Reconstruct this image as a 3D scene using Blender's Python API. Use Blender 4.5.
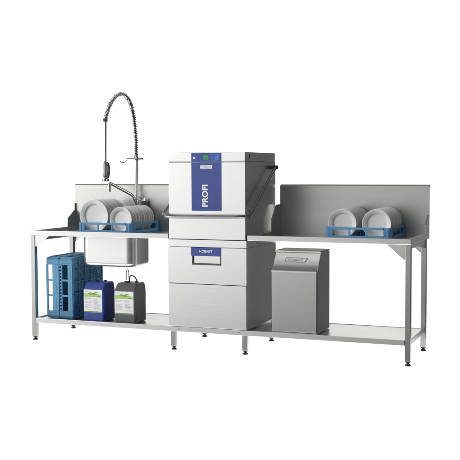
import bpy, bmesh, math, random
from mathutils import Vector, Matrix
R = math.radians
random.seed(4)
for o in list(bpy.data.objects): bpy.data.objects.remove(o)
S = bpy.context.scene
COL = S.collection

# ---------------------------------------------------------------- camera
cam = bpy.data.cameras.new('camera'); camo = bpy.data.objects.new('camera', cam); COL.objects.link(camo)
yaw, pitch, roll = R(21.5743), R(3.5967), R(-0.2386)
fwd = Vector((-math.sin(yaw)*math.cos(pitch), math.cos(yaw)*math.cos(pitch), -math.sin(pitch)))
r0 = Vector((math.cos(yaw), math.sin(yaw), 0)); u0 = r0.cross(fwd)
r2 = r0*math.cos(roll)+u0*math.sin(roll); u2 = -r0*math.sin(roll)+u0*math.cos(roll)
M = Matrix((r2, u2, -fwd)).transposed().to_4x4(); M.translation = Vector((3.1322, -6.6428, 1.3805))
camo.matrix_world = M
cam.sensor_width = 36; cam.lens = 36*964.19/460; cam.clip_end = 200
S.camera = camo
S.view_settings.view_transform = 'Standard'; S.view_settings.look = 'None'
S.view_settings.exposure = 0; S.view_settings.gamma = 1

# ---------------------------------------------------------------- world: white studio with a bright left side and a dark right side
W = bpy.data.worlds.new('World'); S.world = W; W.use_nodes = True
nt = W.node_tree; nt.nodes.clear(); N = nt.nodes.new; L = nt.links.new
def mth(op, a, b=None, clamp=False):
    n = N('ShaderNodeMath'); n.operation = op; n.use_clamp = clamp
    for i, v in enumerate((a, b)):
        if v is None: continue
        if isinstance(v, (int, float)): n.inputs[i].default_value = v
        else: L(v, n.inputs[i])
    return n.outputs[0]
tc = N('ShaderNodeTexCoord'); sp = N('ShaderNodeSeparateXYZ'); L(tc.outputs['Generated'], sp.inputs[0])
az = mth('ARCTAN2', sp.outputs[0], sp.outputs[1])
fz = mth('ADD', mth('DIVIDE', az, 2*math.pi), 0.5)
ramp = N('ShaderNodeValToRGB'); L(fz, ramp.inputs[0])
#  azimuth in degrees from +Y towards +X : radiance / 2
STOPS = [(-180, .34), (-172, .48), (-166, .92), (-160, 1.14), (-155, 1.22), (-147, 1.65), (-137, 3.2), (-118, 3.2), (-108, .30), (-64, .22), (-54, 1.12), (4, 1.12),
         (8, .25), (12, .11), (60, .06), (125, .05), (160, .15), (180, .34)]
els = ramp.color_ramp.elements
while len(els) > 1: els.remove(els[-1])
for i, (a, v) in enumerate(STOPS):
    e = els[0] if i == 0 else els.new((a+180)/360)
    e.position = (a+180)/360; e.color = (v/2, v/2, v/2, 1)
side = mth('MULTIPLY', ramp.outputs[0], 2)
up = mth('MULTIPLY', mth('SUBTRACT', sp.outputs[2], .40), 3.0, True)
dn = mth('MULTIPLY', mth('SUBTRACT', mth('MULTIPLY', sp.outputs[2], -1), .42), 4.0, True)  # bright lower world, added to light the floor sheet from beneath
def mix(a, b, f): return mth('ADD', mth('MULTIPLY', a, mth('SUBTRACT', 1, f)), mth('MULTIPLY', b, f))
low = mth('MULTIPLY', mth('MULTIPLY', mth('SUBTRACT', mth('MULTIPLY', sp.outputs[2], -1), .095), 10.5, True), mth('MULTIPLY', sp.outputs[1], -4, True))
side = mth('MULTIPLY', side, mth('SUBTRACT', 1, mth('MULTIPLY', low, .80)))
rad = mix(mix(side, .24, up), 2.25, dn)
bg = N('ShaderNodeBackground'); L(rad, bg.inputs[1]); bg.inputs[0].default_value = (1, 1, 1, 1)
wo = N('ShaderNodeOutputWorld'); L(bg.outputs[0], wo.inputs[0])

# softbox front left
ld = bpy.data.lights.new('softbox', 'AREA'); ld.shape = 'RECTANGLE'; ld.size = 1.9; ld.size_y = 1.9; ld.energy = 130
ld.color = (1, .99, .97)
lo = bpy.data.objects.new('softbox', ld); COL.objects.link(lo); lo.location = (-5.6, -2.6, 3.7)
lo.rotation_euler = (Vector((0.0, .3, .8))-lo.location).to_track_quat('-Z', 'Y').to_euler()

# ---------------------------------------------------------------- materials
def newmat(name, col, rough=.5, metal=0, spec=.5, noise=0, nscale=(1, 1, 1), rvar=0, bump=0, coat=0):
    m = bpy.data.materials.new(name); m.use_nodes = True
    t = m.node_tree; b = t.nodes['Principled BSDF']
    b.inputs['Base Color'].default_value = (*col, 1); b.inputs['Roughness'].default_value = rough
    b.inputs['Metallic'].default_value = metal; b.inputs['Specular IOR Level'].default_value = spec
    b.inputs['Coat Weight'].default_value = coat
    if noise or rvar or bump:
        c = t.nodes.new('ShaderNodeTexCoord'); mp = t.nodes.new('ShaderNodeMapping'); mp.inputs['Scale'].default_value = nscale
        nz = t.nodes.new('ShaderNodeTexNoise'); nz.inputs['Scale'].default_value = 1; nz.inputs['Detail'].default_value = 4
        t.links.new(c.outputs['Object'], mp.inputs[0]); t.links.new(mp.outputs[0], nz.inputs['Vector'])
        if noise:
            r = t.nodes.new('ShaderNodeMapRange'); r.inputs[1].default_value = .3; r.inputs[2].default_value = .7
            r.inputs[3].default_value = 1-noise; r.inputs[4].default_value = 1+noise
            mu = t.nodes.new('ShaderNodeVectorMath'); mu.operation = 'SCALE'; mu.inputs[0].default_value = col
            t.links.new(nz.outputs[0], r.inputs[0]); t.links.new(r.outputs[0], mu.inputs['Scale']); t.links.new(mu.outputs[0], b.inputs['Base Color'])
        if rvar:
            r = t.nodes.new('ShaderNodeMapRange'); r.inputs[1].default_value = .3; r.inputs[2].default_value = .7
            r.inputs[3].default_value = rough-rvar; r.inputs[4].default_value = rough+rvar
            t.links.new(nz.outputs[0], r.inputs[0]); t.links.new(r.outputs[0], b.inputs['Roughness'])
        if bump:
            bp = t.nodes.new('ShaderNodeBump'); bp.inputs['Strength'].default_value = bump; bp.inputs['Distance'].default_value = .001
            t.links.new(nz.outputs[0], bp.inputs['Height']); t.links.new(bp.outputs[0], b.inputs['Normal'])
    return m
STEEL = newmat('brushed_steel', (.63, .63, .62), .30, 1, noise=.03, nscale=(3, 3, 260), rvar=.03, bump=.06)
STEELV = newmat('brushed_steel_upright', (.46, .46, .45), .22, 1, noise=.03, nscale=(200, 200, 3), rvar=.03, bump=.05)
BACKST = newmat('brushed_steel_splashback', (.56, .56, .55), .33, 1, noise=.05, nscale=(2.5, 3, 330), rvar=.03, bump=.08)
HOODST = newmat('satin_steel_housing', (.76, .76, .755), .22, .92, noise=.035, nscale=(2, 2, 300), rvar=.02)
SINKST = newmat('satin_steel_sink', (.72, .72, .71), .34, 1, noise=.02, nscale=(4, 4, 120), rvar=.02)
HANDLE = newmat('grey_steel_tube', (.30, .30, .31), .24, 1, noise=.03, nscale=(30, 30, 30))
CHROME = newmat('chrome', (.48, .48, .48), .18, 1, noise=.02, nscale=(30, 30, 30))
DARKST = newmat('dark_steel', (.10, .10, .10), .4, .8, noise=.05, nscale=(30, 30, 30))
BLACK = newmat('black_rubber', (.012, .012, .013), .45, noise=.2, nscale=(60, 60, 60))
BLUE = newmat('blue_panel', (.040, .070, .270), .35, noise=.04, nscale=(8, 8, 8))
BLUE2 = newmat('blue_keypad', (.05, .13, .50), .35, noise=.1, nscale=(60, 60, 60))
GREEN = newmat('green_display', (.04, .26, .09), .3, noise=.1, nscale=(80, 80, 80))
WHITE = newmat('white_print', (.82, .82, .84), .5, noise=.02, nscale=(80, 80, 80))
GREYP = newmat('grey_print', (.36, .36, .40), .5, noise=.05, nscale=(80, 80, 80))
PLATE = newmat('white_porcelain', (.87, .87, .86), .22, spec=.5, noise=.012, nscale=(9, 9, 9), coat=.3)
RACK = newmat('blue_rack_plastic', (.125, .355, .620), .38, noise=.06, nscale=(40, 40, 40))
RACK2 = newmat('dull_blue_rack_plastic', (.115, .315, .500), .55, noise=.08, nscale=(40, 40, 40))  # slightly darker and rougher than the tabletop racks
CANB = newmat('dark_blue_plastic', (.026, .066, .340), .42, noise=.05, nscale=(25, 25, 25), bump=.1)
CANG = newmat('dark_grey_plastic', (.105, .105, .108), .45, noise=.05, nscale=(25, 25, 25), bump=.1)
LEAF = newmat('green_print', (.13, .36, .04), .5, noise=.15, nscale=(90, 90, 90))
LEAF2 = newmat('pale_green_print', (.42, .62, .20), .5, noise=.12, nscale=(70, 70, 70))
FLOOR = bpy.data.materials.new('white_backlit_sheet'); FLOOR.use_nodes = True  # translucent, so the added light from below washes out shadows
t = FLOOR.node_tree; t.nodes.clear()
a = t.nodes.new('ShaderNodeBsdfTranslucent'); a.inputs[0].default_value = (.93, .93, .93, 1)
b = t.nodes.new('ShaderNodeBsdfDiffuse'); b.inputs[0].default_value = (.86, .86, .86, 1)
x = t.nodes.new('ShaderNodeMixShader'); x.inputs[0].default_value = .35
o = t.nodes.new('ShaderNodeOutputMaterial')
t.links.new(a.outputs[0], x.inputs[1]); t.links.new(b.outputs[0], x.inputs[2]); t.links.new(x.outputs[0], o.inputs[0])

# ---------------------------------------------------------------- mesh helpers
def obj(name, bm, mat, parent=None, smooth=False, loc=None):
    me = bpy.data.meshes.new(name)
    bmesh.ops.recalc_face_normals(bm, faces=bm.faces)
    bm.to_mesh(me); bm.free(); me.materials.append(mat)
    if smooth:
        for p in me.polygons: p.use_smooth = True
        me.set_sharp_from_angle(angle=R(38))
    o = bpy.data.objects.new(name, me); COL.objects.link(o)
    if smooth:      # keep large flat panels truly flat next to their rounded edges
        w = o.modifiers.new('flat_panels', 'WEIGHTED_NORMAL'); w.weight = 100; w.keep_sharp = True
    if parent: o.parent = parent
    if loc: o.location = loc
    return o
def thing(name, label, cat, loc=(0, 0, 0), group=None, rot=(0, 0, 0)):
    o = bpy.data.objects.new(name, None); COL.objects.link(o); o.location = loc; o.rotation_euler = rot
    o.empty_display_size = .05
    o['label'] = label; o['category'] = cat
    if group: o['group'] = group
    return o
def dup(root, loc, rot, label):
    r = root.copy(); COL.objects.link(r); r.location = loc; r.rotation_euler = rot; r['label'] = label
    for ch in list(root.children):
        c = ch.copy(); COL.objects.link(c); c.parent = r
        for g in list(ch.children):
            d = g.copy(); COL.objects.link(d); d.parent = c
    return r
def box(bm, x0, x1, y0, y1, z0, z1, bev=0, seg=2):
    m = Matrix.Translation(((x0+x1)/2, (y0+y1)/2, (z0+z1)/2)) @ Matrix.Diagonal((x1-x0, y1-y0, z1-z0, 1))
    r = bmesh.ops.create_cube(bm, size=1, matrix=m)
    if bev:
        es = list({e for v in r['verts'] for e in v.link_edges})
        bmesh.ops.bevel(bm, geom=es, offset=bev, segments=seg, profile=.5, affect='EDGES')
    return r
def bx(*a, bev=0, seg=2):
    bm = bmesh.new(); box(bm, *a, bev=bev, seg=seg); return bm
def tube(bm, pts, r, n=12, caps=True):
    pts = [Vector(p) for p in pts]; rs = r if isinstance(r, list) else [r]*len(pts)
    d = (pts[1]-pts[0]).normalized(); ref = Vector((0, 0, 1)) if abs(d.z) < .9 else Vector((0, 1, 0))
    nrm = d.cross(ref).normalized(); rings = []
    for i, p in enumerate(pts):
        if i == 0: t_ = pts[1]-pts[0]
        elif i == len(pts)-1: t_ = pts[-1]-pts[-2]
        else: t_ = (pts[i+1]-p).normalized()+(p-pts[i-1]).normalized()
        t_.normalize(); nrm = (nrm-t_*nrm.dot(t_)).normalized(); bn = t_.cross(nrm)
        rings.append([bm.verts.new(p+(nrm*math.cos(2*math.pi*k/n)+bn*math.sin(2*math.pi*k/n))*rs[i]) for k in range(n)])
    for a_, b_ in zip(rings, rings[1:]):
        for k in range(n): bm.faces.new((a_[k], a_[(k+1) % n], b_[(k+1) % n], b_[k]))
    if caps: bm.faces.new(rings[0][::-1]); bm.faces.new(rings[-1])
def tb(pts, r, n=12):
    bm = bmesh.new(); tube(bm, pts, r, n); return bm
def smoothpath(pts, it=3):
    pts = [Vector(p) for p in pts]
    for _ in range(it):
        q = [pts[0]]
        for a_, b_ in zip(pts, pts[1:]): q += [a_*.75+b_*.25, a_*.25+b_*.75]
        q.append(pts[-1]); pts = q
    return pts
def prism(bm, poly, axis, a0, a1):
    """poly: list of 2D; axis 'x' -> (y,z), 'y' -> (x,z), 'z' -> (x,y)"""
    def P(p, a_):
        return {'x': (a_, p[0], p[1]), 'y': (p[0], a_, p[1]), 'z': (p[0], p[1], a_)}[axis]
    A = [bm.verts.new(P(p, a0)) for p in poly]; B = [bm.verts.new(P(p, a1)) for p in poly]
    bm.faces.new(A); bm.faces.new(B[::-1])
    for i in range(len(poly)): bm.faces.new((A[i], B[i], B[(i+1) % len(poly)], A[(i+1) % len(poly)]))
def pr(poly, axis, a0, a1, bev=0, seg=2):
    bm = bmesh.new(); prism(bm, poly, axis, a0, a1)
    if bev: bmesh.ops.bevel(bm, geom=list(bm.edges), offset=bev, segments=seg, profile=.5, affect='EDGES')
    return bm
def lathe(bm, prof, n=64, axis='z', c=(0, 0, 0)):
    rings = []; c = Vector(c)
    for r_, h in prof:
        if r_ < 1e-6:
            p = Vector((0, 0, h)) if axis == 'z' else Vector((0, h, 0)) if axis == 'y' else Vector((h, 0, 0))
            rings.append([bm.verts.new(c+p)])
        else:
            rg = []
            for k in range(n):
                a_ = 2*math.pi*k/n; u, v = r_*math.cos(a_), r_*math.sin(a_)
                p = (u, v, h) if axis == 'z' else (u, h, v) if axis == 'y' else (h, u, v)
                rg.append(bm.verts.new(c+Vector(p)))
            rings.append(rg)
    for a_, b_ in zip(rings, rings[1:]):
        for k in range(n):
            q = [a_[k % len(a_)], a_[(k+1) % len(a_)], b_[(k+1) % len(b_)], b_[k % len(b_)]]
            q = list(dict.fromkeys(q))
            if len(q) > 2: bm.faces.new(q)
def text(name, s, size, mat, parent, loc, rot, ext=.0008, bold=.0, sx=1):
    cu = bpy.data.curves.new(name, 'FONT'); cu.body = s; cu.size = size; cu.extrude = ext; cu.align_x = 'CENTER'; cu.align_y = 'CENTER'
    cu.offset = bold; cu.space_character = 1.04
    to = bpy.data.objects.new('tmp_text', cu); COL.objects.link(to)
    bpy.context.view_layer.update()
    me = bpy.data.meshes.new_from_object(to.evaluated_get(bpy.context.evaluated_depsgraph_get()))
    bpy.data.objects.remove(to); me.materials.clear(); me.materials.append(mat); me.name = name
    o = bpy.data.objects.new(name, me); COL.objects.link(o); o.parent = parent; o.location = loc; o.rotation_euler = rot; o.scale = (sx, 1, 1)
    return o

# ---------------------------------------------------------------- setting
# translucent white sheet, backlit by the world; its added glow hides floor shadows
bm = bmesh.new(); vs = [bm.verts.new(p) for p in ((-2.2, -.09, 0), (2.3, -.09, 0), (2.3, 1.2, 0), (-2.2, 1.2, 0))]; bm.faces.new(vs)
fl = obj('floor', bm, FLOOR)
fl['kind'] = 'structure'

# ---------------------------------------------------------------- bench
XL, XR, YF, YB, H, MW = -1.240, 1.850, .009, .731, .893, .635
ZR = .853          # underside of the table rim
ZP = .866          # recessed pan
BT = 1.249
bench = thing('steel_workbench', 'long stainless steel bench with two tabletops, splashbacks, lower shelf and eight legs', 'workbench')
def tabletop(x0, x1, hole=None):
    bm = bmesh.new(); e = .0012
    rim = .022
    box(bm, x0, x1, YF, YF+rim, ZR, H, bev=.003)
    box(bm, x0, x0+rim, YF+rim+e, YB-.012, ZR, H, bev=.002)
    box(bm, x1-rim, x1, YF+rim+e, YB-.012, ZR, H, bev=.002)
    xa, xb, ya, yb = x0+rim, x1-rim, YF+rim, YB-.012
    if hole:
        hx0, hx1, hy0, hy1 = hole
        box(bm, xa, hx0, ya, yb, ZP-.004, ZP); box(bm, hx1, xb, ya, yb, ZP-.004, ZP)
        box(bm, hx0, hx1, ya, hy0, ZP-.004, ZP); box(bm, hx0, hx1, hy1, yb, ZP-.004, ZP)
    else:
        box(bm, xa, xb, ya, yb, ZP-.004, ZP)
    return bm
SX0, SX1, SY0, SY1 = -.838, -.360, .12, .44
tl = obj('tabletop', tabletop(XL, -.003, (SX0+.012, SX1-.012, SY0+.012, SY1-.012)), STEEL, bench)
tl['label'] = 'left tabletop with the sink cut into it'
tr = obj('tabletop', tabletop(MW+.003, XR), STEEL, bench)
# splashbacks, with folded top edge and end wings
def splash(x0, x1):
    bm = bmesh.new()
    box(bm, x0, x1, YB-.010, YB, ZR-.008, BT, bev=.001)
    prism(bm, [(YB-.0095, BT+.0005), (YB+.004, BT+.010), (YB+.026, BT+.010), (YB+.026, BT-.012), (YB+.0005, BT-.012), (YB+.0005, BT+.0005)], 'x', x0+.001, x1-.001)
    return obj('splashback', bm, BACKST, bench, smooth=True)
splash(XL, -.003); splash(MW+.020, XR)
def wing(x):
    poly = [(YB-.012, ZP-.01 if x < XR-.1 else ZR-.008), (YB-.012, 1.092), (YB-.026, 1.092), (YB-.028, 1.030), (.584, .962), (.576, ZP+.002)]
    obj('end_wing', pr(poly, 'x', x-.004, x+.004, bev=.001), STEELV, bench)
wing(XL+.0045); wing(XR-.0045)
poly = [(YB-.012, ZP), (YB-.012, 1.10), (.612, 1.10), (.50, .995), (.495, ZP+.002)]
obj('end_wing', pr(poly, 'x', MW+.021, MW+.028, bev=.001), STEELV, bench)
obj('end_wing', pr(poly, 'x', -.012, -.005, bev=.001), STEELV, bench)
# sink bowl
bm = bmesh.new()
sw, sd = SX1-SX0, SY1-SY0; cx, cy = (SX0+SX1)/2, (SY0+SY1)/2
def rrect(hw, hd, rc, z, n=8):
    out = []
    for qx, qy, a0 in ((1, 1, 0), (-1, 1, 90), (-1, -1, 180), (1, -1, 270)):
        for k in range(n+1):
            a_ = R(a0+90*k/n); out.append((cx+qx*(hw-rc)+rc*math.cos(a_), cy+qy*(hd-rc)+rc*math.sin(a_), z))
    return out
def loft(bm, loops, cap0=False, cap1=True):
    rs = [[bm.verts.new(p) for p in l] for l in loops]; n = len(rs[0])
    for a_, b_ in zip(rs, rs[1:]):
        for k in range(n): bm.faces.new((a_[k], a_[(k+1) % n], b_[(k+1) % n], b_[k]))
    if cap0: bm.faces.new(rs[0][::-1])
    if cap1: bm.faces.new(rs[-1])
zb = .607; loops = []
loops.append(rrect(sw/2, sd/2, .068, ZP-.005)); loops.append(rrect(sw/2, sd/2, .068, zb+.035))
for k in range(1, 7):
    a_ = R(15*k); loops.append(rrect(sw/2-.035*(1-math.cos(a_)), sd/2-.035*(1-math.cos(a_)), .068-.018*(1-math.cos(a_)), zb+.035-.035*math.sin(a_)))
inner = []
for l in loops[::-1]:
    inner.append([((p[0]-cx)*.985+cx, (p[1]-cy)*.98+cy, p[2]+.003 if p[2] < ZP-.01 else p[2]) for p in l])
loft(bm, loops); loft(bm, inner, True, False)
sink = obj('sink_bowl', bm, SINKST, bench, smooth=True)
# legs
LX = [-1.220, .026, .611, 1.829]
for x_ in LX:
    for yy, front in ((YF+.025, 1), (.631, 0)):
        ztop = ZR-.001 if x_ in (LX[0], LX[3]) else .142
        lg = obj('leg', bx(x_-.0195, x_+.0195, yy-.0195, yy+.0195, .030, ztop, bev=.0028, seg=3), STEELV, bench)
        bm = bmesh.new(); lathe(bm, [(0, 0), (.019, 0), (.021, .004), (.017, .012), (.010, .014), (.010, .0225), (.0175, .0225), (.0175, .0295), (0, .0295)], 20, c=(x_, yy, 0))
        obj('foot', bm, BLACK, lg, smooth=True)
# gussets
def gus(x0, x1, y, z0, z1):
    obj('gusset', pr([(x0, z1), (x1, z1), (x0+(x1-x0)*.93, z1-.008), (x0+.012*(1 if x1 > x0 else -1), z0), (x0, z0)], 'y', y-.002, y+.002, bev=.0006), STEEL, bench)
gus(LX[0]+.020, LX[0]+.150, YF+.012, .765, ZR-.001); gus(LX[0]+.020, LX[0]+.150, .640, .765, ZR-.001)
gus(LX[3]-.020, LX[3]-.150, YF+.012, .748, ZR-.001); gus(LX[3]-.020, LX[3]-.150, .640, .748, ZR-.001)
def gusy(x, ya, yb, z0, z1):
    obj('gusset', pr([(ya, z1), (yb, z1), (ya+(yb-ya)*.1, z0), (ya, z0)], 'x', x-.002, x+.002, bev=.0006), STEEL, bench)
gusy(LX[0]+.012, .055, .125, .78, ZR-.001)
gusy(LX[3]+.012, .611, .07, .785, ZR-.001)
# cross rails under the table ends
for x_ in (LX[0], LX[3]):
    obj('cross_rail', bx(x_-.015, x_+.015, YF+.0455, .6105, ZR-.045 if x_ < 0 else ZR-.032, ZR-.001, bev=.003), STEEL, bench)
# lower shelf : rails + recessed sheet
zs0, zs1 = .1435, .183
for xa, xb in ((LX[0]+.020, LX[3]-.020),):
    obj('shelf_rail', bx(xa, xb, YF+.002, YF+.032, zs0, zs1, bev=.003), STEEL, bench)
    obj('shelf_rail', bx(xa, xb, .600, .6115, zs0, zs1-.006, bev=.002), STEEL, bench)
for x_ in (LX[0], LX[3]):
    obj('shelf_rail', bx(x_-.014, x_+.014, YF+.0455, .6105, zs0, zs1, bev=.003), STEEL, bench)
obj('lower_shelf', bx(LX[0]+.015, LX[3]-.015, YF+.033, .599, .168, .174), STEEL, bench)
SH = .1745
for x_ in (.075, .565):
    bm = bmesh.new(); lathe(bm, [(0, YF-.003), (.005, YF-.003), (.0075, YF), (.0075, YF+.002), (0, YF+.002)], 16, 'y', (x_, 0, .163)); obj('bolt', bm, CHROME, bench, smooth=True)

# ---------------------------------------------------------------- hood dishwasher
dw = thing('hood_dishwasher', 'tall stainless hood-type dishwasher with blue control panel, standing between the two tabletops', 'dishwasher', (MW/2, .34, SH))
D0 = -MW/2, -.34, -SH
def P(o):
    o.location = D0; return o
MD = .675
hd = P(obj('hood', bx(.005, .628, .002, MD, .856, 1.434, bev=.004), HOODST, dw, smooth=True))
cp = P(obj('hood_cap', bx(.004, .629, .001, MD, 1.4385, 1.509, bev=.006), HOODST, dw, smooth=True))
P(obj('seam', bx(.009, .624, .006, MD-.006, 1.433, 1.440), HANDLE, dw))
# small slots on the side of hood and cap
o = obj('vent_slot', bx(.6285, .6300, .078, .098, 1.462, 1.495, bev=.0006), BLACK, cp); o.parent = cp
o = obj('guide_slot', bx(.6278, .6292, .075, .087, 1.010, 1.075, bev=.0006), BLACK, hd)
# back guide post / column behind hood
P(obj('rear_column', bx(.600, .624, MD+.002, MD+.022, .86, 1.440, bev=.003), HOODST, dw, smooth=True))
# brand panel
bp_ = P(obj('brand_panel', bx(.196, .438, -.0015, .0018, 1.071, 1.4335, bev=.0006), BLUE, dw))
cs = P(obj('control_strip', bx(.196, .438, -.0020, .0008, 1.4385, 1.5035, bev=.0006), BLUE, dw))
text('model_lettering', 'PROFI', .062, WHITE, bp_, (.309, -.0022, 1.185), (R(90), R(-90), 0), bold=.0024, sx=1.0)
pl = obj('logo_plate', bx(.270, .366, -.0030, -.0013, 1.387, 1.411, bev=.0005), WHITE, bp_)
text('logo_lettering', 'HOBART', .0195, GREYP, pl, (.318, -.0034, 1.399), (R(90), 0, 0), ext=.0003)
obj('display', bx(.294, .338, -.0034, -.0016, 1.454, 1.488, bev=.0005), GREEN, cs)
obj('keypad', bx(.356, .425, -.0034, -.0016, 1.446, 1.495, bev=.0005), BLUE2, cs)
PB = newmat('pale_blue_print', (.22, .32, .68), .5, noise=.05, nscale=(50, 50, 50))
for i in range(2):
    for j in range(2): obj('key', bx(.362+.016*i, .372+.016*i, -.0042, -.0032, 1.453+.020*j, 1.465+.020*j), BLUE, cs)
obj('indicator_bar', bx(.410, .415, -.0042, -.0032, 1.452, 1.486), PB, cs)
bm = bmesh.new(); lathe(bm, [(0, -.0042), (.0075, -.0042), (.0085, -.0018), (0, -.0018)], 20, 'y', (.220, 0, 1.468)); obj('power_button', bm, WHITE, cs, smooth=True)
# handle
hp = [(-.032, .585, 1.395), (-.034, .50, 1.352), (-.036, .12, 1.118), (-.036, .03, 1.068), (-.034, -.012, 1.046), (-.012, -.055, 1.030), (.045, -.078, 1.028), (.10, -.080, 1.027),
      (.53, -.080, 1.031), (.590, -.078, 1.033), (.648, -.050, 1.036), (.667, .000, 1.052), (.669, .05, 1.080), (.669, .12, 1.124), (.667, .50, 1.352), (.665, .585, 1.395)]
hh = P(obj('hood_handle', tb(smoothpath(hp, 3), .0125, 16), HANDLE, dw, smooth=True))
for s_, xa, xb in ((1, .629, .681), (-1, -.048, .004)):
    obj('pivot', tb([(xa, .585, 1.395), (xb, .585, 1.395)], .016, 18), DARKST, hh, smooth=True)
# lower cabinet
P(obj('cabinet_ledge', bx(-.004, .639, -.004, MD, .798, .8525, bev=.004), HOODST, dw, smooth=True))
cab = P(obj('cabinet', bx(.001, .634, .012, MD, .186, .7955, bev=.002), HOODST, dw, smooth=True))
bm = bmesh.new()   # upper door panel, with an opening for the grip
x0, x1, gx0, gx1, gz0 = -.002, .635, .197, .434, .664
prism(bm, [(x0, .5205), (x1, .5205), (x1, .7945), (gx1, .7945), (gx1, gz0), (gx0, gz0), (gx0, .7945), (x0, .7945)], 'y', -.002, .010)
dr = P(obj('door_panel', bm, HOODST, dw))
bm = bmesh.new(); 
box(bm, gx0, gx0+.012, -.006, .0095, gz0, .731, bev=.002); box(bm, gx1-.007, gx1, -.006, .0095, gz0, .731, bev=.002); box(bm, gx0, gx1, -.0075, .0096, gz0-.001, gz0+.012, bev=.003)
obj('grip_frame', bm, DARKST, dr)
obj('grip_plate', bx(gx0+.013, gx1-.008, .0035, .0115, gz0+.013, .731), HOODST, dr)
hb = obj('handle_plate', bx(.190, .434, -.0065, .0098, .7315, .7950, bev=.001), BLUE, dr)
text('logo_lettering', 'HOBART', .026, WHITE, hb, (.312, -.0072, .766), (R(90), 0, 0), ext=.0005, bold=.0002)
P(obj('panel_gap', bx(.002, .633, .004, .0118, .512, .523), BLACK, dw))
P(obj('lower_panel', bx(-.001, .634, -.001, .0105, .188, .5150, bev=.0015), HOODST, dw))

# ---------------------------------------------------------------- water treatment box
wb = thing('undercounter_cabinet', 'grey steel box with sloped top panel on the lower shelf right of the dishwasher', 'cabinet', (.986, .2, SH))
def Q(o): o.location = (-.986, -.2, -SH); return o
ax0, ax1 = .810, 1.164
poly = [(.050, SH+.002), (.050, .634), (.152, .772), (.385, .772), (.385, SH+.002)]
BOXST = newmat('grey_steel_box', (.50, .50, .49), .22, 1, noise=.02, nscale=(3, 3, 200), rvar=.01, bump=.02)
wbo = Q(obj('housing', pr(poly, 'x', ax0, ax1, bev=.009, seg=4), BOXST, wb, smooth=True))
Q(obj('lid', bx(ax0+.001, ax1-.001, .152, .384, .7725, .779, bev=.002), DARKST, wb))
Q(obj('lid_lip', bx(ax0+.001, ax1-.001, .141, .1515, .7680, .7780, bev=.002), STEEL, wb))
# embossed logo frame on the slope
sl = Vector((0, .152-.050, .772-.634)); ang = math.atan2(sl.z, sl.y)
def onslope(o, u, v, off=.0):   # u along x, v up the slope
    d = sl.normalized(); nrm = Vector((0, -d.z, d.y)); p = Vector((u, .050, .634))+d*v+nrm*off
    o.location = p; o.rotation_euler = (ang, 0, 0); return o
bm = bmesh.new()
fr = [(-.080, -.018), (.068, -.018), (.088, .018), (-.080, .018)]
for a_, b_ in zip(fr, fr[1:]+fr[:1]): tube(bm, [(a_[0], a_[1], 0), (b_[0], b_[1], 0)], .0022, 8)
BOXM = newmat('embossed_steel', (.36, .36, .36), .3, 1, noise=.02, nscale=(30, 30, 30))
lf = onslope(obj('logo_frame', bm, BOXM, wbo, smooth=True), .985, .098, .001)
lt = text('logo_lettering', 'HOBART', .029, BOXM, wbo, (0, 0, 0), (0, 0, 0), ext=.0008, bold=.0004); onslope(lt, .978, .098, .0012)

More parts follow.
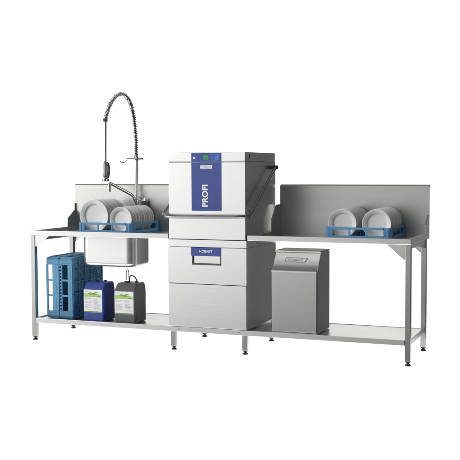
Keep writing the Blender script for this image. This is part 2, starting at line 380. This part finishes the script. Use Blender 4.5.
# ---------------------------------------------------------------- dish racks
def make_rack(name, label, h, mat, pegs, n=12, bw=.003, toothed=False):
    """500 x 500 rack, origin at centre of the base"""
    t_ = thing(name, label, 'dish rack'); hw = .25; c_ = .062; th = .008
    def wall_mesh():
        bm = bmesh.new(); y0, y1 = -hw, -hw+th; xa = hw-c_
        zt = h; zr = h-.016; zb_ = .026 if h < .1 else .042 if toothed else .060
        if toothed:
            k = -xa
            while k < xa-.012: box(bm, k, k+.011, y0-.002, y1, zr-.006, zt-.004); k += .026
            box(bm, -xa, xa, y0-.001, y1-.001, zr-.012, zr-.004)
        else: box(bm, -xa, xa, y0-.003, y1, zr, zt, bev=.0015)
        box(bm, -xa, xa, y0, y1, .0, zb_, bev=.0015)
        w3 = 2*xa/3
        for i in (1, 2): box(bm, -xa+w3*i-.007, -xa+w3*i+.007, y0+.0005, y1-.0005, zb_, zr)
        for i in range(3):
            u = -xa+w3*i+w3/2
            box(bm, u-.045, u+.045, y0-.0012, y0, zb_*.42, zb_*.55)
        return bm
    base = obj('side_wall', wall_mesh(), mat, t_)
    for k in (1, 2, 3):
        w = base.copy(); COL.objects.link(w); w.parent = t_; w.rotation_euler = (0, 0, R(90*k))
    bm = bmesh.new(); q = hw-.003
    poly = [(hw-c_, -q), (q-.018, -q), (q, -q+.018), (q, -hw+c_), (q-th, -hw+c_), (q-th, -q+.024), (q-.024, -q+th), (hw-c_, -q+th)]
    prism(bm, poly, 'z', 0, h-.001)
    for (a_, b_) in ((hw-c_+.006, hw-c_+.012), (hw-.032, hw-.026)):
        box(bm, a_, b_, -q-.003, -q, .004, h-.004)
        box(bm, q, q+.003, -b_, -a_, .004, h-.004)
    cpt = obj('corner_post', bm, mat, t_)
    for k in (1, 2, 3):
        w = cpt.copy(); COL.objects.link(w); w.parent = t_; w.rotation_euler = (0, 0, R(90*k))
    bm = bmesh.new(); L2 = hw-th-.001; st = 2*L2/n
    for i in range(n+1):
        u = -L2+i*st
        box(bm, max(u-bw, -L2), min(u+bw, L2), -L2, L2, .004, .012)
        box(bm, -L2, L2, max(u-bw, -L2), min(u+bw, L2), .0046, .0126)
    for s_ in (1, -1):   # diagonal stiffeners
        tube(bm, [(-L2*.9, -s_*L2*.9, .006), (L2*.9, s_*L2*.9, .006)], .006, 6)
    if h > .1:
        for i in range(6):
            u = -L2+.004+i*(2*L2-.008)/5
            box(bm, u-.004, u+.004, -L2, L2, -.006, .0035); box(bm, -L2, L2, u-.004, u+.004, -.0065, .003)
        for s_ in (1, -1): tube(bm, [(-L2*.95, -s_*L2*.95, -.003), (L2*.95, s_*L2*.95, -.003)], .005, 6)
    if pegs:
        for i in range(1, 12):
            for j in range(1, 9):
                u, v = -L2+i*2*L2/12, -L2+.024+j*(2*L2-.03)/9
                tube(bm, [(u, v, .012), (u, v, h*.52 if h < .1 else h*.93)], [.0035, .002] if h < .1 else [.006, .004], 6)
    obj('base_grid', bm, mat, t_)
    return t_
rk = make_rack('dish_rack', 'blue plastic rack of large and small plates on the left tabletop over the sink', .086, RACK, True)
rk['group'] = 'blue racks of plates on the tabletops'
rk.location = (-.670, .470, ZP+.0015)
rk2 = dup(rk, (1.419, .470, ZP+.0015), (0, 0, 0), 'blue plastic rack holding two rows of equal plates on the right tabletop')
ct = make_rack('dish_rack', 'empty blue rack standing on edge on the lower shelf, left of the pair', .116, RACK2, False, 22, .0075)
ct['group'] = 'empty racks on the lower shelf'
# stand on edge: local z -> +x reversed so the open side faces -X
ct.rotation_euler = (0, R(-90), 0); ct.location = (-1.012, .315, SH+.2535)
ct2 = make_rack('dish_rack', 'empty blue rack standing on edge between the other empty rack and the blue canister', .120, RACK2, True, 22, .0075, True)
ct2['group'] = 'empty racks on the lower shelf'
ct2.rotation_euler = (0, R(-90), 0); ct2.location = (-.888, .317, SH+.2535)

# ---------------------------------------------------------------- plates
def plate_mesh(Rr):
    prof = [(0, -.0030), (.64, -.0030), (.675, -.0036), (.70, -.0075), (.72, -.0125), (.745, -.0142), (.80, -.0155), (.81, -.0168), (.83, -.0172), (.93, -.0218), (.985, -.0245), (1, -.0235), (1, -.0210),
            (.985, -.0200), (.76, -.0102), (.73, -.0075), (.70, .0), (.685, .004), (.64, .004), (.63, .0), (0, .0)]
    bm = bmesh.new(); lathe(bm, [(r_*Rr, h) for r_, h in prof], 72, 'y'); 
    me = bpy.data.meshes.new('plate'); bmesh.ops.recalc_face_normals(bm, faces=bm.faces); bm.to_mesh(me); bm.free(); me.materials.append(PLATE)
    for p in me.polygons: p.use_smooth = True
    me.set_sharp_from_angle(angle=R(60))
    return me
def row(x, z, Rr, ys, first, last, mid, group):
    me = plate_mesh(Rr)
    for i, y_ in enumerate(ys):
        o = bpy.data.objects.new('dinner_plate', me); COL.objects.link(o)
        o.location = (x+random.uniform(-.0015, .0015), y_, z+random.uniform(-.001, .001)); o.rotation_euler = (R(random.uniform(-3.5, -2.2)), random.uniform(-3, 3), R(random.uniform(-.6, .6)))
        o['category'] = 'plate'; o['group'] = group
        o['label'] = first if i == 0 else last if i == len(ys)-1 else mid(i+1, len(ys))
ORD = 'first second third fourth fifth sixth seventh eighth ninth tenth eleventh twelfth thirteenth fourteenth'.split()
def midf(what):
    return lambda i, n: f'white plate, {ORD[i-1]} from the front in {what}'
row(-.790, 1.006, .1355, [.285+.042*k for k in range(8)], 'large white plate facing the viewer at the front of the left rack',
    'large white plate at the very back of the left rack, below the faucet', midf('the row of large plates in the left rack'), 'large plates in the left rack')
row(-.541, .982, .101, [.275+.0445*k for k in range(10)], 'small white plate facing the viewer, front right of the left rack',
    'small white plate at the back end of the left rack', midf('the row of small plates in the left rack'), 'small plates in the left rack')
row(1.296, .982, .107, [.272+.0305*k for k in range(14)], 'white plate facing the viewer at front left of the right rack',
    'white plate at the back of the left row in the right rack', midf('the left row of the right rack'), 'left row of plates in the right rack')
row(1.550, .982, .107, [.272+.0305*k for k in range(14)], 'white plate facing the viewer at front right of the right rack',
    'white plate at the back of the right row in the right rack', midf('the right row of the right rack'), 'right row of plates in the right rack')

# ---------------------------------------------------------------- canisters
def canister(label, mat, x0, x1, y0, y1, ztop, zsh, loop):
    cx_, cy_ = (x0+x1)/2, (y0+y1)/2
    t_ = thing('canister', label, 'canister', (cx_, cy_, SH), 'chemical canisters on the lower shelf')
    hw, hd_, h, hs = (x1-x0)/2, (y1-y0)/2, ztop-SH, zsh-SH
    bm = bmesh.new(); loops = []
    def rr(w, d, rc, z, n=5):
        out = []
        for qx, qy, a0 in ((1, 1, 0), (-1, 1, 90), (-1, -1, 180), (1, -1, 270)):
            for k in range(n+1):
                a_ = R(a0+90*k/n); out.append((qx*(w-rc)+rc*math.cos(a_), qy*(d-rc)+rc*math.sin(a_), z))
        return out
    def sh(l, dy): return [(p[0], p[1]+dy, p[2]) for p in l]
    loops += [rr(hw-.010, hd_-.010, .014, .001), rr(hw-.003, hd_-.003, .018, .006), rr(hw, hd_, .020, .014), rr(hw, hd_, .020, hs-.006),
              sh(rr(hw-.0015, hd_-.0025, .020, hs+.003), .0015), sh(rr(hw-.006, hd_-.019, .020, h-.014), .014), sh(rr(hw-.010, hd_-.025, .020, h-.005), .017), sh(rr(hw-.018, hd_-.034, .016, h), .018)]
    loft(bm, loops, True, True)
    body = obj('body', bm, mat, t_, smooth=True)
    # label on the front
    z0, z1 = .072, hs-.004
    f = -hd_
    lb = obj('paper_label', bx(-hw*.90, hw*.80, f-.0010, f-.0001, z0, z1), WHITE, t_)
    lx0, lx1 = -hw*.90+.004, hw*.80-.004
    obj('green_band', bx(lx0-.003, lx1+.003, f-.0016, f-.0011, z0+.001, z0+.009), LEAF, lb)
    bm = bmesh.new(); hh_ = z1-z0
    rs = random.Random(hash(label) % 97 if False else 5)
    for cxa, cxb in ((lx0+.003, (lx0+lx1)/2-.004), ((lx0+lx1)/2+.006, lx1-.004)):
        z = z0+hh_*.60
        while z > z0+.022:
            box(bm, cxa, cxa+(cxb-cxa)*rs.uniform(.55, 1), f-.0015, f-.0011, z, z+.0022); z -= rs.choice((.0060, .0062, .0110))
    obj('small_print', bm, newmat('light_grey_print', (.42, .42, .47), .6, noise=.05, nscale=(90, 90, 90)), lb)
    bm = bmesh.new(); xm = (lx0+lx1)/2; zt = z0+hh_*.80
    prism(bm, [(lx0, zt-.030), (xm-.030, zt-.024), (xm+.02, zt-.020), (lx1-.002, zt-.026), (lx1-.002, zt-.004), (xm+.01, zt+.010), (xm-.03, zt+.006), (lx0, zt+.004)], 'y', f-.0016, f-.0011)
    obj('pale_swoosh', bm, LEAF2, lb)
    bm = bmesh.new()
    prism(bm, [(xm-.034, zt-.003), (xm-.006, zt-.002), (xm+.020, zt+.006), (xm+.052, zt+.020), (xm+.024, zt+.017), (xm-.004, zt+.008)], 'y', f-.0021, f-.0017)
    prism(bm, [(xm-.012, zt-.006), (xm+.014, zt-.007), (xm+.046, zt+.001), (xm+.018, zt+.0015)], 'y', f-.0021, f-.0017)
    prism(bm, [(xm-.050, zt+.004), (xm-.028, zt+.003), (xm-.008, zt+.014), (xm-.030, zt+.012)], 'y', f-.0021, f-.0017)
    prism(bm, [(xm+.030, zt-.020), (xm+.052, zt-.022), (xm+.066, zt-.012), (xm+.044, zt-.013)], 'y', f-.0021, f-.0017)
    obj('leaf_print', bm, LEAF, lb)
    bm = bmesh.new()
    prism(bm, [(lx0+.004, z1-.012), (lx0+.024, z1-.012), (lx0+.036, z1-.017), (lx0+.012, z1-.0165)], 'y', f-.0016, f-.0011); obj('dark_mark', bm, GREYP, lb)
    # screw cap and carry handle on the top
    bm = bmesh.new(); lathe(bm, [(0, h+.010), (.021, h+.010), (.0235, h+.008), (.024, h-.002), (0, h-.002)], 28, c=(-hw+.070, .01, 0)); obj('screw_cap', bm, BLACK, t_, smooth=True)
    bm = bmesh.new(); lathe(bm, [(0, h+.012), (.010, h+.012), (.012, h-.002), (0, h-.002)], 18, c=(hw-.055, .03, 0)); obj('vent_plug', bm, BLACK, t_, smooth=True)
    if loop:
        a0 = (-hw+.070, -.01, h+.020)
        pts = smoothpath([a0, (a0[0], a0[1], h+.060), (a0[0]+.002, a0[1], h+.098), (a0[0]+.010, a0[1]+.004, h+.104), (a0[0]+.019, a0[1]+.008, h+.095), (a0[0]+.019, a0[1]+.01, h+.05), (a0[0]+.020, a0[1]+.012, h+.010)], 3)
        obj('dosing_hose', tb(pts, .0038, 10), CHROME, t_, smooth=True)
        pts = smoothpath([(a0[0]+.022, 0, h+.0), (a0[0]+.024, 0, h+.045), (a0[0]+.040, .0, h+.060), (a0[0]+.070, .01, h+.045), (a0[0]+.086, .02, h+.0)], 3)
        obj('dosing_hose', tb(pts, .0045, 10), BLACK, t_, smooth=True)
    else:
        pts = smoothpath([(-hw+.066, -.01, h+.018), (-hw+.068, -.01, h+.034), (-hw+.09, 0, h+.040), (-hw+.112, .01, h+.032), (-hw+.118, .012, h+.0)], 3)
        obj('dosing_hose', tb(pts, .0038, 10), DARKST, t_, smooth=True)
canister('dark blue plastic canister with white and green label beside the blue racks', CANB, -.785, -.592, .055, .245, .484, .432, False)
canister('dark grey plastic canister with white and green label and thin hose loop on top', CANG, -.508, -.312, .055, .245, .487, .430, True)

# ---------------------------------------------------------------- pre-rinse faucet
fx, fy = -.612, .680
fc = thing('spray_faucet', 'tall chrome pre-rinse faucet with coiled spring hose arching over the left rack', 'faucet', (fx, fy, ZP))
F0 = (-fx, -fy, -ZP)
def G(o): o.location = F0; return o
G(obj('riser', tb([(fx, fy, ZP+.001), (fx, fy, 1.50)], .0128, 16), STEEL, fc, smooth=True))
bm = bmesh.new(); lathe(bm, [(0, ZP+.002), (.03, ZP+.002), (.03, ZP+.012), (.017, ZP+.02), (.017, 1.10), (.020, 1.105), (.020, 1.125), (.0106, 1.13), (.0106, 1.14)], 24, c=(fx, fy, 0))
G(obj('base_body', bm, CHROME, fc, smooth=True))
# arch path
gy = .60; gx = -.868
def path_pt(s):  # s 0..1 along the sprung arch
    pass
ctrl = [(fx, fy, 1.47), (fx-.003, fy, 1.62), (fx-.008, fy-.004, 1.74), (fx-.020, fy-.012, 1.86), (fx-.045, fy-.022, 1.955), (fx-.085, fy-.034, 2.012), (fx-.130, fy-.045, 2.022),
        (fx-.175, fy-.058, 1.990), (fx-.215, fy-.068, 1.925), (fx-.240, fy-.075, 1.855), (gx+.005, gy+.002, 1.80)]
cp_ = smoothpath(ctrl, 3)
G(obj('hose', tb(cp_, .0095, 12), DARKST, fc, smooth=True))
# resample and coil
seg = [0]; 
for a_, b_ in zip(cp_, cp_[1:]): seg.append(seg[-1]+(b_-a_).length)
tot = seg[-1]
def at(s):
    s = max(0, min(tot, s)); i = 0
    while i < len(seg)-2 and seg[i+1] < s: i += 1
    f = (s-seg[i])/max(1e-9, seg[i+1]-seg[i]); return cp_[i].lerp(cp_[i+1], f)
pts = []; s = 0; ang_ = 0; per = 20
pl_n = Vector((fx-gx, fy-gy, 0)).cross(Vector((0, 0, 1))).normalized()
while s < tot:
    p = at(s); tg = (at(s+.004)-at(s-.004)).normalized(); n1 = pl_n; n2 = tg.cross(n1).normalized()
    pts.append(p+(n1*math.cos(ang_)+n2*math.sin(ang_))*.0148)
    pitch_ = .0195 if s < .33 else .0195-.0110*min(1, (s-.33)/.12)
    if s < .03: pitch_ = .008
    s += pitch_/per; ang_ += 2*math.pi/per
G(obj('coil_spring', tb(pts, .0040, 8), CHROME, fc, smooth=True))
G(obj('spray_tube', tb([(gx+.005, gy+.002, 1.802), (gx, gy, 1.45)], .0104, 14), STEEL, fc, smooth=True))
bm = bmesh.new(); lathe(bm, [(.0105, 1.815), (.019, 1.815), (.019, 1.79), (.0105, 1.785)], 20, c=(gx+.005, gy+.002, 0)); G(obj('hose_clamp', bm, DARKST, fc, smooth=True))
# spray gun
bm = bmesh.new(); lathe(bm, [(0, 1.500), (.008, 1.500), (.010, 1.48), (.011, 1.452), (.020, 1.446), (.020, 1.436), (.0185, 1.43), (.0205, 1.37), (.019, 1.33), (.015, 1.312), (.014, 1.308), (.029, 1.306), (.031, 1.300), (.031, 1.288), (.027, 1.284), (0, 1.284)], 24, c=(gx, gy, 0))
gun = G(obj('spray_gun', bm, CHROME, fc, smooth=True))
lv = smoothpath([(gx+.016, gy, 1.440), (gx+.032, gy-.002, 1.430), (gx+.036, gy-.003, 1.38), (gx+.032, gy-.002, 1.33), (gx+.018, gy, 1.312)], 2)
obj('trigger_lever', tb(lv, .0100, 10), DARKST, gun, smooth=True)
# bracket with hook and knob at the foot of the spring
bm = bmesh.new(); tube(bm, [(fx, fy, 1.474), (fx+.064, fy-.01, 1.474)], .0075, 12); tube(bm, [(fx, fy, 1.46), (fx, fy, 1.49)], .0150, 16)
br = G(obj('hose_bracket', bm, DARKST, fc, smooth=True))
hk = smoothpath([(fx-.010, fy, 1.476), (fx-.060, fy-.02, 1.478), (fx-.078, fy-.028, 1.476), (fx-.082, fy-.03, 1.455), (fx-.092, fy-.034, 1.442), (fx-.115, fy-.04, 1.440), (fx-.132, fy-.045, 1.452)], 3)
obj('hook', tb(hk, .0040, 10), CHROME, br, smooth=True)
# swing spout
sp_ = smoothpath([(fx, fy, 1.085), (fx, fy-.02, 1.10), (fx-.004, fy-.035, 1.135), (fx-.012, fy-.05, 1.165), (fx-.040, fy-.075, 1.185), (fx-.135, fy-.165, 1.255), (fx-.150, fy-.18, 1.268), (fx-.158, fy-.188, 1.262), (fx-.160, fy-.19, 1.245), (fx-.160, fy-.19, 1.198)], 3)
G(obj('swing_spout', tb(sp_, .0128, 14), CHROME, fc, smooth=True))
# mixer valve + lever to the right
bm = bmesh.new()
tube(bm, [(fx, fy, 1.045), (fx+.070, fy, 1.045)], .012, 16)
tube(bm, [(fx+.070, fy-.002, 1.02), (fx+.070, fy-.002, 1.115)], .020, 18)
vb = G(obj('mixer_valve', bm, DARKST, fc, smooth=True))
bm = bmesh.new(); tube(bm, [(fx+.070, fy-.002, 1.116), (fx+.070, fy-.002, 1.142)], [.019, .015], 18); tube(bm, [(fx+.068, fy-.004, 1.132), (fx+.048, fy-.050, 1.150)], .006, 10)
obj('lever', bm, CHROME, vb, smooth=True)
